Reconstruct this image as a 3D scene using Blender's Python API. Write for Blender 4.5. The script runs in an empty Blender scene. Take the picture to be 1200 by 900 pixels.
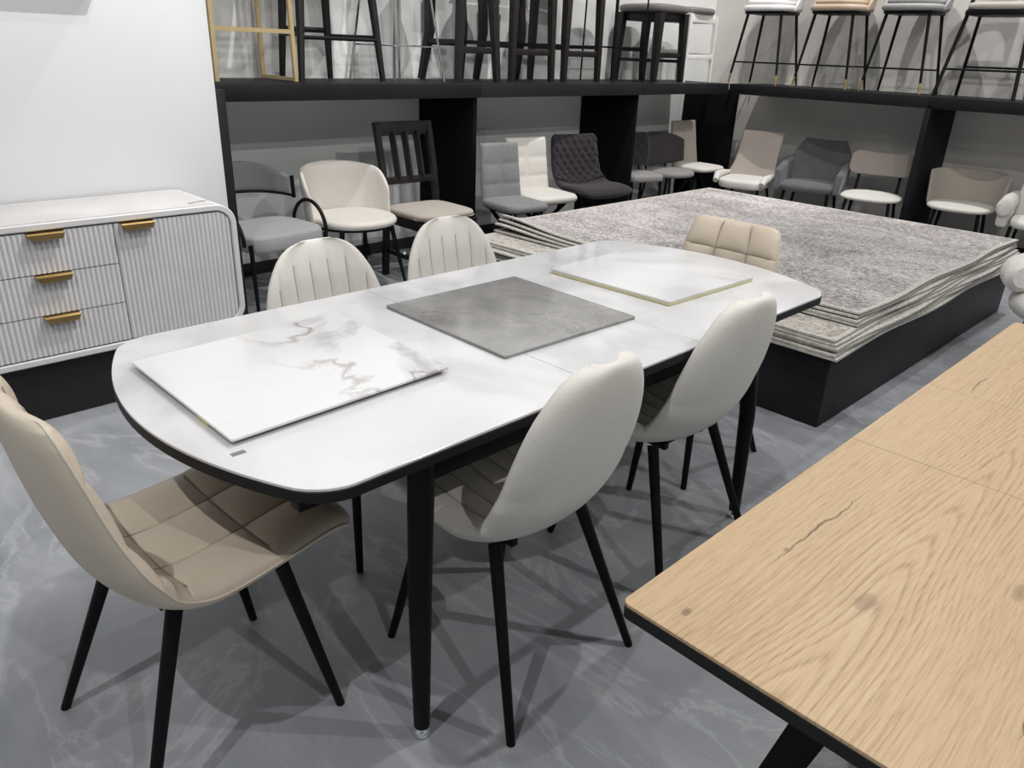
import bpy, bmesh, math, random
from math import sin, cos, pi, radians, sqrt, atan2, copysign
from mathutils import Vector, Matrix
from mathutils import noise as mnoise
random.seed(4)
C = bpy.context.scene.collection
SC = bpy.context.scene

# ------------------------------------------------------------------ node helpers
class N:
    def __init__(s, name):
        s.m = bpy.data.materials.new(name); s.m.use_nodes = True
        s.t = s.m.node_tree; s.b = s.t.nodes['Principled BSDF']
        s.co = s.t.nodes.new('ShaderNodeTexCoord').outputs['Object']
    def node(s, typ, **kw):
        n = s.t.nodes.new(typ)
        for k, v in kw.items(): setattr(n, k, v)
        return n
    def put(s, sock, v):
        if isinstance(v, bpy.types.NodeSocket): s.t.links.new(v, sock)
        elif v is not None: sock.default_value = v
    def math(s, op, a, b=None, c=None, clamp=False):
        n = s.node('ShaderNodeMath', operation=op, use_clamp=clamp)
        for i, v in enumerate((a, b, c)): s.put(n.inputs[i], v)
        return n.outputs[0]
    def mapping(s, scale=(1, 1, 1), rot=(0, 0, 0), loc=(0, 0, 0), vec=None):
        n = s.node('ShaderNodeMapping'); s.put(n.inputs['Vector'], vec or s.co)
        n.inputs['Scale'].default_value = scale; n.inputs['Rotation'].default_value = rot; n.inputs['Location'].default_value = loc
        return n.outputs[0]
    def noise(s, scale, vec=None, detail=4, rough=.55, dist=0):
        n = s.node('ShaderNodeTexNoise'); s.put(n.inputs['Vector'], vec or s.co)
        n.inputs['Scale'].default_value = scale; n.inputs['Detail'].default_value = detail
        n.inputs['Roughness'].default_value = rough; n.inputs['Distortion'].default_value = dist
        return n.outputs[0]
    def ramp(s, fac, stops):
        n = s.node('ShaderNodeValToRGB'); s.put(n.inputs[0], fac)
        e = n.color_ramp.elements
        while len(e) < len(stops): e.new(.5)
        for i, (p, c) in enumerate(stops):
            e[i].position = p
            if isinstance(c, (int, float)): c = (c, c, c)
            e[i].color = (*c, 1)
        return n.outputs[0]
    def mix(s, fac, a, b, mode='MIX'):
        n = s.node('ShaderNodeMix', data_type='RGBA', blend_type=mode)
        s.put(n.inputs[0], fac)
        for i, v in ((6, a), (7, b)):
            if isinstance(v, tuple): v = (*v, 1) if len(v) == 3 else v
            s.put(n.inputs[i], v)
        return n.outputs[2]
    def xyz(s, vec=None):
        n = s.node('ShaderNodeSeparateXYZ'); s.put(n.inputs[0], vec or s.co); return n.outputs
    def bump(s, h, strength=.2, dist=.01):
        n = s.node('ShaderNodeBump'); n.inputs['Strength'].default_value = strength; n.inputs['Distance'].default_value = dist
        s.put(n.inputs['Height'], h); s.put(s.b.inputs['Normal'], n.outputs[0])
    def col(s, v): s.put(s.b.inputs['Base Color'], (*v, 1) if isinstance(v, tuple) else v)
    def set(s, rough=None, metal=None, spec=None, coat=None, sheen=None):
        for k, v in (('Roughness', rough), ('Metallic', metal), ('Specular IOR Level', spec), ('Coat Weight', coat), ('Sheen Weight', sheen)):
            if v is not None: s.put(s.b.inputs[k], v)
        return s

def lin(r, g, b):
    f = lambda c: ((c/255+.055)/1.055)**2.4 if c > 10 else c/255/12.92
    return (f(r), f(g), f(b))

def plain(name, c, rough=.5, metal=0, var=.06, scale=6, spec=.5, bump=0, bscale=300):
    n = N(name); nz = n.noise(scale)
    a = tuple(x*(1-var) for x in c); b = tuple(min(1, x*(1+var)) for x in c)
    n.col(n.ramp(nz, [(.35, a), (.65, b)])); n.set(rough, metal, spec)
    if bump: n.bump(n.noise(bscale, detail=2), bump, .002)
    return n.m

def fabric(name, c, scale=420, var=.22, bump=.5, sheen=.15, rough=.9):
    n = N(name)
    w1 = n.noise(scale, n.mapping((1, 1, .35)), 2, .6); w2 = n.noise(scale, n.mapping((.35, .35, 1)), 2, .6)
    w = n.math('MULTIPLY', n.math('ADD', w1, w2), .5)
    big = n.noise(5)
    f = n.math('ADD', n.math('MULTIPLY', w, .8), n.math('MULTIPLY', big, .2))
    a = tuple(x*(1-var) for x in c); b = tuple(min(1, x*(1+var)) for x in c)
    n.col(n.ramp(f, [(.38, a), (.62, b)])); n.set(rough, 0, .2, None, sheen); n.bump(w, bump, .002)
    return n.m

def leather(name, c, rough=.45):
    n = N(name); f = n.noise(4)
    n.col(n.ramp(f, [(.3, tuple(x*.95 for x in c)), (.7, tuple(min(1, x*1.04) for x in c))])); n.set(rough, 0, .4)
    n.bump(n.noise(260, detail=3), .12, .002); return n.m

def velvet(name, c, sheen=.6):
    n = N(name); f = n.noise(9, dist=1.5)
    n.col(n.ramp(f, [(.3, tuple(x*.88 for x in c)), (.7, tuple(min(1, x*1.14) for x in c))])); n.set(.75, 0, .2, None, sheen)
    n.bump(n.noise(500, detail=2), .2, .001); return n.m

MAT = {}
MAT['black_metal'] = plain('black_metal', (.005, .005, .006), .45, 0, .1, spec=.16, bump=.08)
MAT['black_wood'] = plain('black_wood', (.006, .005, .006), .5, 0, .25, 14)
MAT['espresso'] = plain('espresso', (.010, .008, .008), .42, 0, .3, 14)
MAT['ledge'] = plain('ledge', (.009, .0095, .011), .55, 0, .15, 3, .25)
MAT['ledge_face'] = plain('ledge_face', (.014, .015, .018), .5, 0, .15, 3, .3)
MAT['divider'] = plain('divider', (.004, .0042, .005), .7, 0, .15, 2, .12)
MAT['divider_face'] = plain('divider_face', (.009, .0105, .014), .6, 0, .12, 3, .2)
MAT['platform'] = plain('platform', (.012, .013, .016), .5, 0, .25, 2.5, .3)
MAT['white_wall'] = plain('white_wall', (.62, .63, .645), .6, 0, .015, 1.2, .3, .05, 90)
MAT['back_wall'] = plain('back_wall', (.80, .805, .79), .65, 0, .03, 1.2, .3, .05, 90)
MAT['right_wall'] = plain('right_wall', (.62, .60, .57), .65, 0, .03, 1.2, .3)
MAT['gold'] = plain('gold', (.62, .43, .18), .32, 1, .05)
MAT['gold_paint'] = plain('gold_paint', (.60, .46, .25), .4, .35, .05)
MAT['chrome'] = plain('chrome', (.85, .86, .88), .12, 1, .03)
MAT['rubber'] = plain('rubber', (.02, .02, .02), .8)
MAT['white_paint'] = plain('white_paint', (.78, .76, .73), .45)
MAT['sideboard'] = plain('sideboard', (.56, .555, .56), .5, 0, .03, 7)
MAT['sb_top'] = plain('sb_top', (.50, .48, .47), .42, 0, .08, 4)
MAT['gap'] = plain('gap', (.02, .02, .02), .8)
MAT['cream_weave'] = fabric('cream_weave', (.74, .72, .67), 800, .12, .3)
MAT['cream_rib'] = fabric('cream_rib', (.72, .695, .65), 800, var=.08, bump=.2)
MAT['beige_leather'] = leather('beige_leather', (.63, .54, .435))
MAT['beige_back'] = leather('beige_back', (.68, .605, .50), .5)
MAT['thread'] = plain('thread', (.36, .31, .25), .8)
MAT['rib_thread'] = plain('rib_thread', (.48, .46, .42), .8)
MAT['grey_fabric'] = fabric('grey_fabric', (.22, .22, .225), 300, .25)
MAT['grey_pad'] = fabric('grey_pad', (.36, .355, .365), 380, .12, .25)
MAT['grey_back'] = fabric('grey_back', (.20, .195, .20), 380, .12, .25)
MAT['ivory'] = leather('ivory', (.70, .665, .615), .5)
MAT['ivory_fabric'] = fabric('ivory_fabric', (.66, .635, .59), 380, .1, .25)
MAT['sand'] = fabric('sand', (.43, .39, .34), 380, .12, .25)
MAT['taupe'] = fabric('taupe', (.33, .29, .262), 380, .12, .25)
MAT['plum_velvet'] = velvet('plum_velvet', (.024, .020, .025), .22)
MAT['grey_velvet'] = velvet('grey_velvet', (.105, .105, .11), .35)
MAT['char_velvet'] = velvet('char_velvet', (.03, .027, .03))
MAT['char_fabric'] = fabric('char_fabric', (.065, .058, .06), 380, .2, .25)
MAT['smoke_fabric'] = fabric('smoke_fabric', (.26, .245, .24), 380, .1, .25)
MAT['boucle'] = fabric('boucle', (.70, .68, .65), 160, .12, 1.0)
MAT['tan'] = leather('tan', (.52, .405, .31), .5)
MAT['stool_white'] = leather('stool_white', (.72, .70, .71), .45)
MAT['stool_grey'] = leather('stool_grey', (.33, .33, .33), .5)
MAT['brown_seat'] = leather('brown_seat', (.17, .155, .15), .5)
MAT['nail'] = plain('nail', (.45, .40, .33), .35, 1)
MAT['pad_yellow'] = plain('pad_yellow', (.80, .68, .22), .7)
MAT['gap_shade'] = plain('gap_shade', (.30, .285, .265), .8)  # tone of the shadow gap under the veined slab, put into colour
MAT['backing_yellow'] = plain('backing_yellow', (.86, .79, .47), .8)
MAT['edge_black'] = plain('edge_black', (.008, .008, .009), .5, 0, .1, spec=.3)
MAT['label_grey'] = plain('label_grey', (.22, .22, .23), .6)
MAT['plate_white'] = plain('plate_white', (.7, .7, .7), .5)

def floor_mat():
    n = N('floor_stone')
    d = n.noise(1.1, detail=5)
    v = n.mapping((1, .45, 1), (0, 0, radians(28)))
    cl = n.noise(2.2, v, 7, .62, 1.3)
    fine = n.noise(26, n.mapping((1, .18, 1), (0, 0, radians(28))), 5, .7, .6)
    base = n.ramp(cl, [(.28, (.215, .226, .245)), (.46, (.275, .288, .31)), (.60, (.325, .337, .36)), (.74, (.395, .407, .425))])
    vein = n.math('ABSOLUTE', n.math('SUBTRACT', n.noise(1.6, v, 6, .6, 2.0), .5))
    vm = n.ramp(vein, [(0, 1.0), (.012, .35), (.03, 0.0)])
    c = n.mix(n.math('MULTIPLY', vm, .28), base, (.6, .61, .63))
    fl = n.ramp(fine, [(.56, 0.0), (.70, 1.0)])
    fm = n.math('MULTIPLY', fl, n.ramp(d, [(.45, 0.0), (.60, .40)]))
    c = n.mix(fm, c, (.58, .59, .61))
    n.col(c); n.set(n.ramp(cl, [(.3, .32), (.7, .5)]), 0, .42); n.bump(fine, .08, .002)
    return n.m
MAT['floor'] = floor_mat()

def white_stone(name, seed, tone=1.0, vein=False):
    n = N(name)
    v = n.mapping((1, .8, 1), (0, 0, .5), (seed*3.1, seed*1.7, seed))
    cl = n.noise(2.6, v, 4, .5, .8)
    c = n.ramp(cl, [(.38, (.60*tone, .60*tone, .62*tone)), (.50, (.74*tone, .74*tone, .755*tone)), (.62, (.78*tone, .78*tone, .79*tone))])
    if vein:
        o = n.xyz()
        fx = n.ramp(n.math('ADD', n.math('MULTIPLY', o[0], 1.0), .5), [(.55, 0.0), (.68, 1.0), (.90, 1.0), (.98, .1)])
        base = (.80, .80, .815)
        pn = n.noise(2.6, n.mapping((1, .6, 1), (0, 0, -.5), (seed, 2.3, 0)), 6, .6, 1.6)
        patch = n.math('MULTIPLY', n.ramp(pn, [(.50, 0.0), (.62, .85)]), fx)
        c = n.mix(patch, base, (.40, .395, .405))
        r1 = n.math('ABSOLUTE', n.math('SUBTRACT', n.noise(2.1, n.mapping((1, 1, 1), (0, 0, .3), (seed+.6, 1.1, 0)), 5, .55, 1.2), .5))
        vm = n.math('MULTIPLY', n.ramp(r1, [(0, 1.0), (.010, .55), (.026, 0.0)]), n.ramp(n.math('ADD', o[0], .5), [(.45, .03), (.62, .8)]))
        c = n.mix(vm, c, (.27, .23, .215))
    n.col(c); n.set(.10, 0, .5); return n.m
MAT['table_stone'] = white_stone('table_stone', .35, .96)
MAT['slab_white'] = white_stone('slab_white', 1.2, 1.0, True)
MAT['slab_plain'] = white_stone('slab_plain', 2.1, 1.02)

def grey_stone():
    n = N('slab_grey')
    cl = n.noise(5, n.mapping((1, .6, 1), (0, 0, .7)), 7, .62, 1.4)
    c = n.ramp(cl, [(.33, (.20, .196, .19)), (.5, (.275, .27, .265)), (.64, (.325, .32, .315)), (.76, (.40, .395, .39))])
    r = n.math('ABSOLUTE', n.math('SUBTRACT', n.noise(3.1, n.mapping((1, 1, 1), (0, 0, .2), (1.3, 0, 0)), 6, .6, 1.8), .5))
    c = n.mix(n.math('MULTIPLY', n.ramp(r, [(0, .6), (.006, .25), (.014, 0.0)]), n.ramp(n.noise(2.2), [(.48, 0.0), (.6, 1.0)])), c, (.11, .105, .105))
    r2 = n.math('ABSOLUTE', n.math('SUBTRACT', n.noise(4.1, n.mapping((1, 1, 1), (0, 0, 1.0), (.3, 4, 0)), 6, .6, 1.5), .5))
    c = n.mix(n.math('MULTIPLY', n.ramp(r2, [(0, .45), (.006, .15), (.014, 0.0)]), n.ramp(n.noise(2.7), [(.45, 0.0), (.58, 1.0)])), c, (.55, .54, .53))
    n.col(c); n.set(.12, 0, .5); return n.m
MAT['slab_grey'] = grey_stone()

def oak(name, off):
    n = N(name)
    co = n.mapping((1, 1, 1), (0, 0, 0), off)
    x, y, z = n.xyz(co)[:3]
    wob = n.noise(1.3, n.mapping((.6, 1.2, 1), (0, 0, 0), off), 2, .5)
    wob2 = n.noise(7, n.mapping((.35, 1.6, 1), (0, 0, 0), off), 3, .55)
    yc = n.math('ADD', n.math('SUBTRACT', y, .225+off[1]), n.math('MULTIPLY', n.math('SUBTRACT', wob, .5), .17))
    rad = n.math('SQRT', n.math('ADD', n.math('MULTIPLY', yc, yc), .0007))
    ph = n.math('ADD', n.math('ADD', n.math('MULTIPLY', rad, 120.0), n.math('MULTIPLY', x, 8.0)), n.math('MULTIPLY', wob2, 1.8))
    ring = n.ramp(n.math('FRACT', ph), [(0, .18), (.25, .52), (.8, .66), (1, .18)])
    near = n.ramp(rad, [(.04, 1.0), (.14, .30)])
    ring = n.math('ADD', .5, n.math('MULTIPLY', n.math('SUBTRACT', ring, .5), near))
    fine = n.noise(170, n.mapping((.03, 1, 1), (0, 0, 0), off), 3, .6)
    fine2 = n.noise(420, n.mapping((.06, 1, 1), (0, 0, 0), off), 2, .6)
    tone = n.noise(1.4, n.mapping((.5, 1.6, 1), (0, 0, 0), off), 2, .5)
    f = n.math('ADD', n.math('MULTIPLY', ring, .27), n.math('ADD', n.math('MULTIPLY', fine, .24), n.math('ADD', n.math('MULTIPLY', fine2, .29), n.math('MULTIPLY', tone, .20))))
    c = n.ramp(f, [(.33, (.30, .19, .10)), (.43, (.43, .30, .175)), (.52, (.515, .37, .225)), (.66, (.57, .43, .275))])
    # cracks and knots where the boards have them (table coordinates)
    jit = n.math('MULTIPLY', n.math('SUBTRACT', n.noise(14, detail=3), .5), .03)
    X, Y, _ = n.xyz()[:3]
    def crack(c, x0, y0, x1, y1, w):
        k = (y1-y0)/(x1-x0)
        d = n.math('ABSOLUTE', n.math('ADD', n.math('SUBTRACT', n.math('SUBTRACT', Y, y0), n.math('MULTIPLY', n.math('SUBTRACT', X, x0), k)), jit))
        t = n.math('ABSOLUTE', n.math('DIVIDE', n.math('SUBTRACT', X, (x0+x1)/2), (x1-x0)/2))
        ww = n.math('MULTIPLY', n.math('SUBTRACT', 1.0, t), w)
        m = n.math('LESS_THAN', d, ww)
        return n.mix(n.math('MULTIPLY', m, .75), c, (.10, .06, .035))
    def knot(c, x0, y0, rx, ry, amt=.8):
        a = n.math('DIVIDE', n.math('SUBTRACT', X, x0), rx); b = n.math('DIVIDE', n.math('ADD', n.math('SUBTRACT', Y, y0), n.math('MULTIPLY', jit, .4)), ry)
        d = n.math('ADD', n.math('MULTIPLY', a, a), n.math('MULTIPLY', b, b))
        return n.mix(n.math('MULTIPLY', n.ramp(d, [(0, 1.0), (.5, .7), (1, 0.0)]), amt), c, (.16, .105, .06))
    for q in CRACKS: c = crack(c, *q)
    for q in KNOTS: c = knot(c, *q)
    n.col(c); n.set(n.ramp(fine, [(.3, .5), (.7, .38)]), 0, .4); n.bump(fine2, .15, .002); return n.m

def rug_mat(name, a, b, c2, rot, seed, warm=0):
    n = N(name)
    v = n.mapping((1, .5, 1), (0, 0, rot), (seed, seed*.7, 0))
    f = n.noise(62, v, 7, .85, .5); g = n.noise(3.2, n.mapping((1, .5, 1), (0, 0, rot), (seed, 0, 0)), 6, .65, 1.0)
    fl = n.noise(170, n.mapping((1, .4, 1), (0, 0, rot)), 3, .7)
    h = n.math('ADD', n.math('MULTIPLY', f, .58), n.math('ADD', n.math('MULTIPLY', g, .17), n.math('MULTIPLY', fl, .25)))
    n.col(n.ramp(h, [(.44, a), (.495, b), (.55, c2)])); n.set(.95, 0, .1, None, .2); n.bump(fl, .5, .004); return n.m
MAT['rug_grey'] = rug_mat('rug_grey', (.12, .108, .108), (.38, .352, .35), (.70, .665, .655), .12, .3)
MAT['rug_beige'] = rug_mat('rug_beige', (.15, .13, .11), (.42, .39, .35), (.62, .59, .54), .3, 1.7)
MAT['rug_taupe'] = rug_mat('rug_taupe', (.20, .18, .165), (.38, .35, .32), (.52, .49, .45), .0, 2.9)
MAT['rug_edge'] = plain('rug_edge', (.52, .50, .46), .9, 0, .2, 60)
MAT['rug_back'] = plain('rug_back', (.06, .055, .05), .95, 0, .2, 30)

# ------------------------------------------------------------------ mesh helpers
class MB:
    def __init__(s): s.v = []; s.f = []; s.mi = []
    def add(s, vs, fs, mi=0, M=None):
        o = len(s.v)
        s.v += [tuple(M @ Vector(p)) if M else tuple(p) for p in vs]
        s.f += [tuple(i+o for i in f) for f in fs]; s.mi += [mi]*len(fs); return s
    def box(s, c, size, bevel=0, M=None, mi=0, seg=2):
        bm = bmesh.new(); bmesh.ops.create_cube(bm, size=1)
        bmesh.ops.scale(bm, vec=size, verts=bm.verts)
        if bevel: bmesh.ops.bevel(bm, geom=bm.edges[:], offset=bevel, segments=seg, profile=.5, affect='EDGES')
        bm.verts.ensure_lookup_table()
        vs = [(p.co.x+c[0], p.co.y+c[1], p.co.z+c[2]) for p in bm.verts]; fs = [[v.index for v in f.verts] for f in bm.faces]
        bm.free(); return s.add(vs, fs, mi, M)
    def tube(s, pts, r, seg=12, M=None, mi=0, flat=1.0, caps=True, roll=0, closed=False):
        pts = [Vector(p) for p in pts]; n = len(pts)
        if not isinstance(r, (list, tuple)): r = [r]*n
        vs = []; fs = []; up = None
        for i, p in enumerate(pts):
            if closed: t = pts[(i+1) % n]-pts[i-1]
            else: t = pts[min(i+1, n-1)]-pts[max(i-1, 0)]
            t.normalize()
            if up is None:
                up = Vector((0, 0, 1)) if abs(t.z) < .9 else Vector((0, 1, 0))
            a = up - t*up.dot(t); a.normalize(); up = a; b = t.cross(a)
            for k in range(seg):
                th = 2*pi*k/seg+roll
                vs.append(p + a*(cos(th)*r[i]) + b*(sin(th)*r[i]*flat))
        for i in range(n if closed else n-1):
            j = (i+1) % n
            for k in range(seg):
                k2 = (k+1) % seg
                fs.append((i*seg+k, i*seg+k2, j*seg+k2, j*seg+k))
        if caps and not closed:
            fs.append(tuple(range(seg))[::-1]); fs.append(tuple((n-1)*seg+k for k in range(seg)))
        return s.add(vs, fs, mi, M)
    def bar(s, a, b, w, M=None, mi=0, bevel=0):      # square bar
        a = Vector(a); b = Vector(b)
        return s.tube([a, b], w*.7071, 4, M, mi, roll=pi/4)
    def prism(s, pts, z0, z1, M=None, mi=0, bevel=0):
        n = len(pts)
        if bevel:
            ins = inset(pts, bevel)
            rings = [(ins, z0), (pts, z0+bevel), (pts, z1-bevel), (ins, z1)]
        else: rings = [(pts, z0), (pts, z1)]
        vs = []; fs = []
        for P, z in rings: vs += [(x, y, z) for x, y in P]
        for r in range(len(rings)-1):
            for k in range(n):
                k2 = (k+1) % n
                fs.append((r*n+k, r*n+k2, (r+1)*n+k2, (r+1)*n+k))
        fs.append(tuple(range(n))[::-1]); fs.append(tuple((len(rings)-1)*n+k for k in range(n)))
        return s.add(vs, fs, mi, M)
    def pad(s, outline, z0, z1, crown=.012, rnd=None, seg=48, M=None, mi=0, wob=None):
        """upholstered cushion: outline(theta)->(x,y); rounded rim"""
        h = z1-z0; e = rnd or h*.5
        O = [outline(2*pi*k/seg) for k in range(seg)]
        R = max(max(abs(a), abs(b)) for a, b in O)
        q = e/R
        prof = [(.0, z1+crown), (.25, z1+crown*.94), (.5, z1+crown*.75), (.75, z1+crown*.42), (1-q*1.4, z1+crown*.12)]
        for t in (10, 35, 60, 82): prof.append((1-q+q*sin(radians(t)), z1-e+e*cos(radians(t))-.0))
        for t in (98, 125, 150, 180): prof.append((1-q+q*sin(radians(t)), z0+min(e, h/2)+min(e, h/2)*cos(radians(t))))
        prof.append((0.0, z0))
        vs = []; fs = []
        for r, z in prof:
            if r == 0: vs.append((0, 0, z)); continue
            for x, y in O: vs.append((x*r, y*r, z))
        # index
        idx = []; o = 0
        for r, z in prof:
            idx.append(o); o += 1 if r == 0 else seg
        for i in range(len(prof)-1):
            a, b = idx[i], idx[i+1]
            for k in range(seg):
                k2 = (k+1) % seg
                if prof[i][0] == 0: fs.append((a, b+k, b+k2))
                elif prof[i+1][0] == 0: fs.append((a+k2, a+k, b))
                else: fs.append((a+k, b+k, b+k2, a+k2))
        return s.add(vs, fs, mi, M)
    def build(s, name, mat, parent=None, sharp=38, loc=None):
        me = bpy.data.meshes.new(name)
        me.from_pydata(s.v, [], s.f); me.update()
        mats = mat if isinstance(mat, (list, tuple)) else [mat]
        for m in mats: me.materials.append(MAT[m] if isinstance(m, str) else m)
        for p, mi in zip(me.polygons, s.mi): p.material_index = mi; p.use_smooth = True
        bm = bmesh.new(); bm.from_mesh(me); bmesh.ops.recalc_face_normals(bm, faces=bm.faces[:]); bm.to_mesh(me); bm.free()
        me.set_sharp_from_angle(angle=radians(sharp))
        o = bpy.data.objects.new(name, me); C.objects.link(o)
        if parent: o.parent = parent
        if loc: o.location = loc
        return o

def inset(pts, d):
    n = len(pts); out = []
    for i in range(n):
        p0, p, p1 = Vector(pts[i-1]), Vector(pts[i]), Vector(pts[(i+1) % n])
        a = (p-p0).normalized(); b = (p1-p).normalized()
        na = Vector((-a.y, a.x)); nb = Vector((-b.y, b.x)); m = na+nb
        if m.length < 1e-6: m = na
        m = m/max(.3, m.dot(na)) if m.dot(na) else na
        q = p+m*d; out.append((q.x, q.y))
    return out

def sellipse(a, b, p=2.6, bf=None, taper=0):
    bf = bf or b
    def f(th):
        c, s_ = cos(th), sin(th)
        x = copysign(abs(c)**(2/p), c)*a; y = copysign(abs(s_)**(2/p), s_)
        y = y*b if y > 0 else y*bf
        return (x*(1-taper*y/b), y)
    return f

def crom(P, t):
    n = len(P)-1; x = min(max(t, 0), 1)*n; i = min(int(x), n-1); u = x-i
    p0, p1, p2, p3 = P[max(i-1, 0)], P[i], P[i+1], P[min(i+2, n)]
    return tuple(.5*((2*b)+(-a+c)*u+(2*a-5*b+4*c-d)*u*u+(-a+3*b-3*c+d)*u**3) for a, b, c, d in zip(p0, p1, p2, p3))

def shell(path, width, thick, dish=lambda v: 0, puff=None, nu=40, nv=60, v0=0, v1=1, sidep=5, back_thick=None, ub=None, vb=None):
    """upholstered shell swept along a (y,z) centre line; returns MB. front of the surface = +normal."""
    mb = MB(); vs = []; us = [-cos(pi*k/nu) for k in range(nu+1)]
    us = [.55*u+.45*(2*k/nu-1) for k, u in enumerate(us)]
    vv = []
    for k in range(nv+1):
        t = k/nv; e = (1-cos(pi*t))/2; vv.append(.5*e+.5*t)
    def cells(B, n):
        out = []
        for p, q in zip(B, B[1:]): out += [p+(q-p)*(1-cos(pi*k/n))/2 for k in range(n)]
        return out+[B[-1]]
    if ub: us = cells(ub, 14)
    if vb: vv = cells(vb, 16)
    vv = [v0+(v1-v0)*v for v in vv]
    F = []; B = []
    for v in vv:
        y, z = crom(path, v)[:2]
        h = 1e-3; a = crom(path, max(v-h, 0)); b = crom(path, min(v+h, 1))
        ty, tz = b[0]-a[0], b[1]-a[1]; L = sqrt(ty*ty+tz*tz) or 1; ny, nz = -tz/L, ty/L
        if not hasattr(shell, 'x'): pass
        # seat path runs front (-y) to back (+y): tangent +y -> normal must be +z ; (ny,nz)=(-tz,ty)
        e = max(abs(2*v-1), 0)
        endprof = (max(0, 1-e**14))**.5
        rf = []; rb = []
        for u in us:
            w = width(v); x = w*u; d = dish(v)*abs(u)**2.2
            pr = (max(0, 1-abs(u)**(2*sidep)))**.5*endprof
            t = thick(v) if callable(thick) else thick
            bt = back_thick if back_thick is not None else t
            pf = (puff(u, v) if puff else 0)*pr
            of = d+t*pr*.5+pf; ob = d-bt*pr*.5
            rf.append((x, y+ny*of, z+nz*of)); rb.append((x, y+ny*ob, z+nz*ob))
        F.append(rf); B.append(rb)
    m = len(us); R = len(vv)
    allv = [p for r in F for p in r]+[p for r in B for p in r]; fs = []
    for i in range(R-1):
        for k in range(m-1):
            fs.append((i*m+k, i*m+k+1, (i+1)*m+k+1, (i+1)*m+k))
            o = R*m
            fs.append((o+i*m+k, o+(i+1)*m+k, o+(i+1)*m+k+1, o+i*m+k+1))
    def strip(ix):
        for a, b in zip(ix, ix[1:]):
            fs.append((a, b, b+R*m, a+R*m))
    strip([i*m for i in range(R)]); strip([i*m+m-1 for i in range(R)]); strip(list(range(m))); strip([(R-1)*m+k for k in range(m)])
    mb.vv = vv; mb.mc = m
    return mb.add(allv, fs)

def weld(o, d=1e-5):
    bm = bmesh.new(); bm.from_mesh(o.data); bmesh.ops.remove_doubles(bm, verts=bm.verts[:], dist=d)
    bmesh.ops.recalc_face_normals(bm, faces=bm.faces[:]); bm.to_mesh(o.data); bm.free(); return o

def tub(rx, ry, z0, ztop, thmax, thick=.03, lean=0, flare=0, n=44, m=16, th0=None, zbot=None, puff=None):
    """curved wrap-round backrest, open to -y."""
    mb = MB(); F = []; B = []
    a0 = -thmax if th0 is None else th0
    for i in range(n+1):
        s = -cos(pi*i/n); s = .6*s+.4*(2*i/n-1)
        th = a0+(thmax-a0)*(s+1)/2; u = s
        rf = []; rb = []
        zt = ztop(th); zb = zbot(th) if zbot else z0
        for j in range(m+1):
            q = (1-cos(pi*j/m))/2
            z = zb+(zt-zb)*q; k = (z-z0)
            pr = sqrt(max(0, 1-abs(u)**12))*sqrt(max(0, 1-abs(2*q-1)**8))
            pf = puff(th, q)*pr if puff else 0
            for sgn, L in ((-1, rf), (1, rb)):
                o = thick*.5*pr*sgn-(pf if sgn < 0 else 0)
                X = (rx+flare*k+o)*sin(th); Y = (ry+flare*k+o)*cos(th)+lean*k
                L.append((X, Y, z))
        F.append(rf); B.append(rb)
    M = m+1; R = n+1; vs = [p for r in F for p in r]+[p for r in B for p in r]; fs = []; o = R*M
    for i in range(n):
        for j in range(m):
            fs.append((i*M+j, i*M+j+1, (i+1)*M+j+1, (i+1)*M+j)); fs.append((o+i*M+j, o+(i+1)*M+j, o+(i+1)*M+j+1, o+i*M+j+1))
    def strip(ix):
        for a, b in zip(ix, ix[1:]): fs.append((a, b, b+o, a+o))
    strip(list(range(M))); strip([n*M+j for j in range(M)]); strip([i*M for i in range(R)]); strip([i*M+m for i in range(R)])
    return mb.add(vs, fs)

def thing(name, label, cat, loc=(0, 0, 0), rz=0, group=None):
    o = bpy.data.objects.new(name, None); o.empty_display_size = .1; C.objects.link(o)
    o.location = loc; o.rotation_euler = (0, 0, radians(rz)); tag(o, label, cat, group); return o
def tag(o, label=None, cat=None, group=None, kind=None):
    if label: o['label'] = label
    if cat: o['category'] = cat
    if group: o['group'] = group
    if kind: o['kind'] = kind
    return o
def struct(o): o['kind'] = 'structure'; return o
def dup(root, loc, rz, label, group=None):
    r = root.copy(); C.objects.link(r); r.location = loc; r.rotation_euler = (0, 0, radians(rz)); r['label'] = label
    if group: r['group'] = group
    for ch in list(root.children):
        c = ch.copy(); C.objects.link(c); c.parent = r
        for g in ch.children:
            d = g.copy(); C.objects.link(d); d.parent = c
    return r

def leg(parent, a, b, r0=.016, r1=.010, mat='black_metal', seg=14, name='leg', foot=True):
    mb = MB(); a = Vector(a); b = Vector(b)
    mb.tube([a, a.lerp(b, .5), b], [r0, (r0+r1)/2, r1], seg)
    return mb.build(name, mat, parent)

# ------------------------------------------------------------------ camera
cam = bpy.data.cameras.new('camera'); co = bpy.data.objects.new('camera', cam); C.objects.link(co)
F_PX, PITCH, ROLL, YAW = 894.01, radians(23.714), radians(2.3188), radians(45.1756)
fwd = Vector((sin(YAW)*cos(PITCH), cos(YAW)*cos(PITCH), -sin(PITCH)))
right = Vector((cos(YAW), -sin(YAW), 0)); up = right.cross(fwd)
r2 = right*cos(ROLL)+up*sin(ROLL); u2 = -right*sin(ROLL)+up*cos(ROLL)
co.matrix_world = Matrix(((r2.x, u2.x, -fwd.x, 0), (r2.y, u2.y, -fwd.y, 0), (r2.z, u2.z, -fwd.z, 1.45), (0, 0, 0, 1)))
cam.sensor_width = 36; cam.sensor_fit = 'HORIZONTAL'; cam.lens = F_PX/1200*36; cam.clip_start = .02
SC.camera = co

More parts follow.
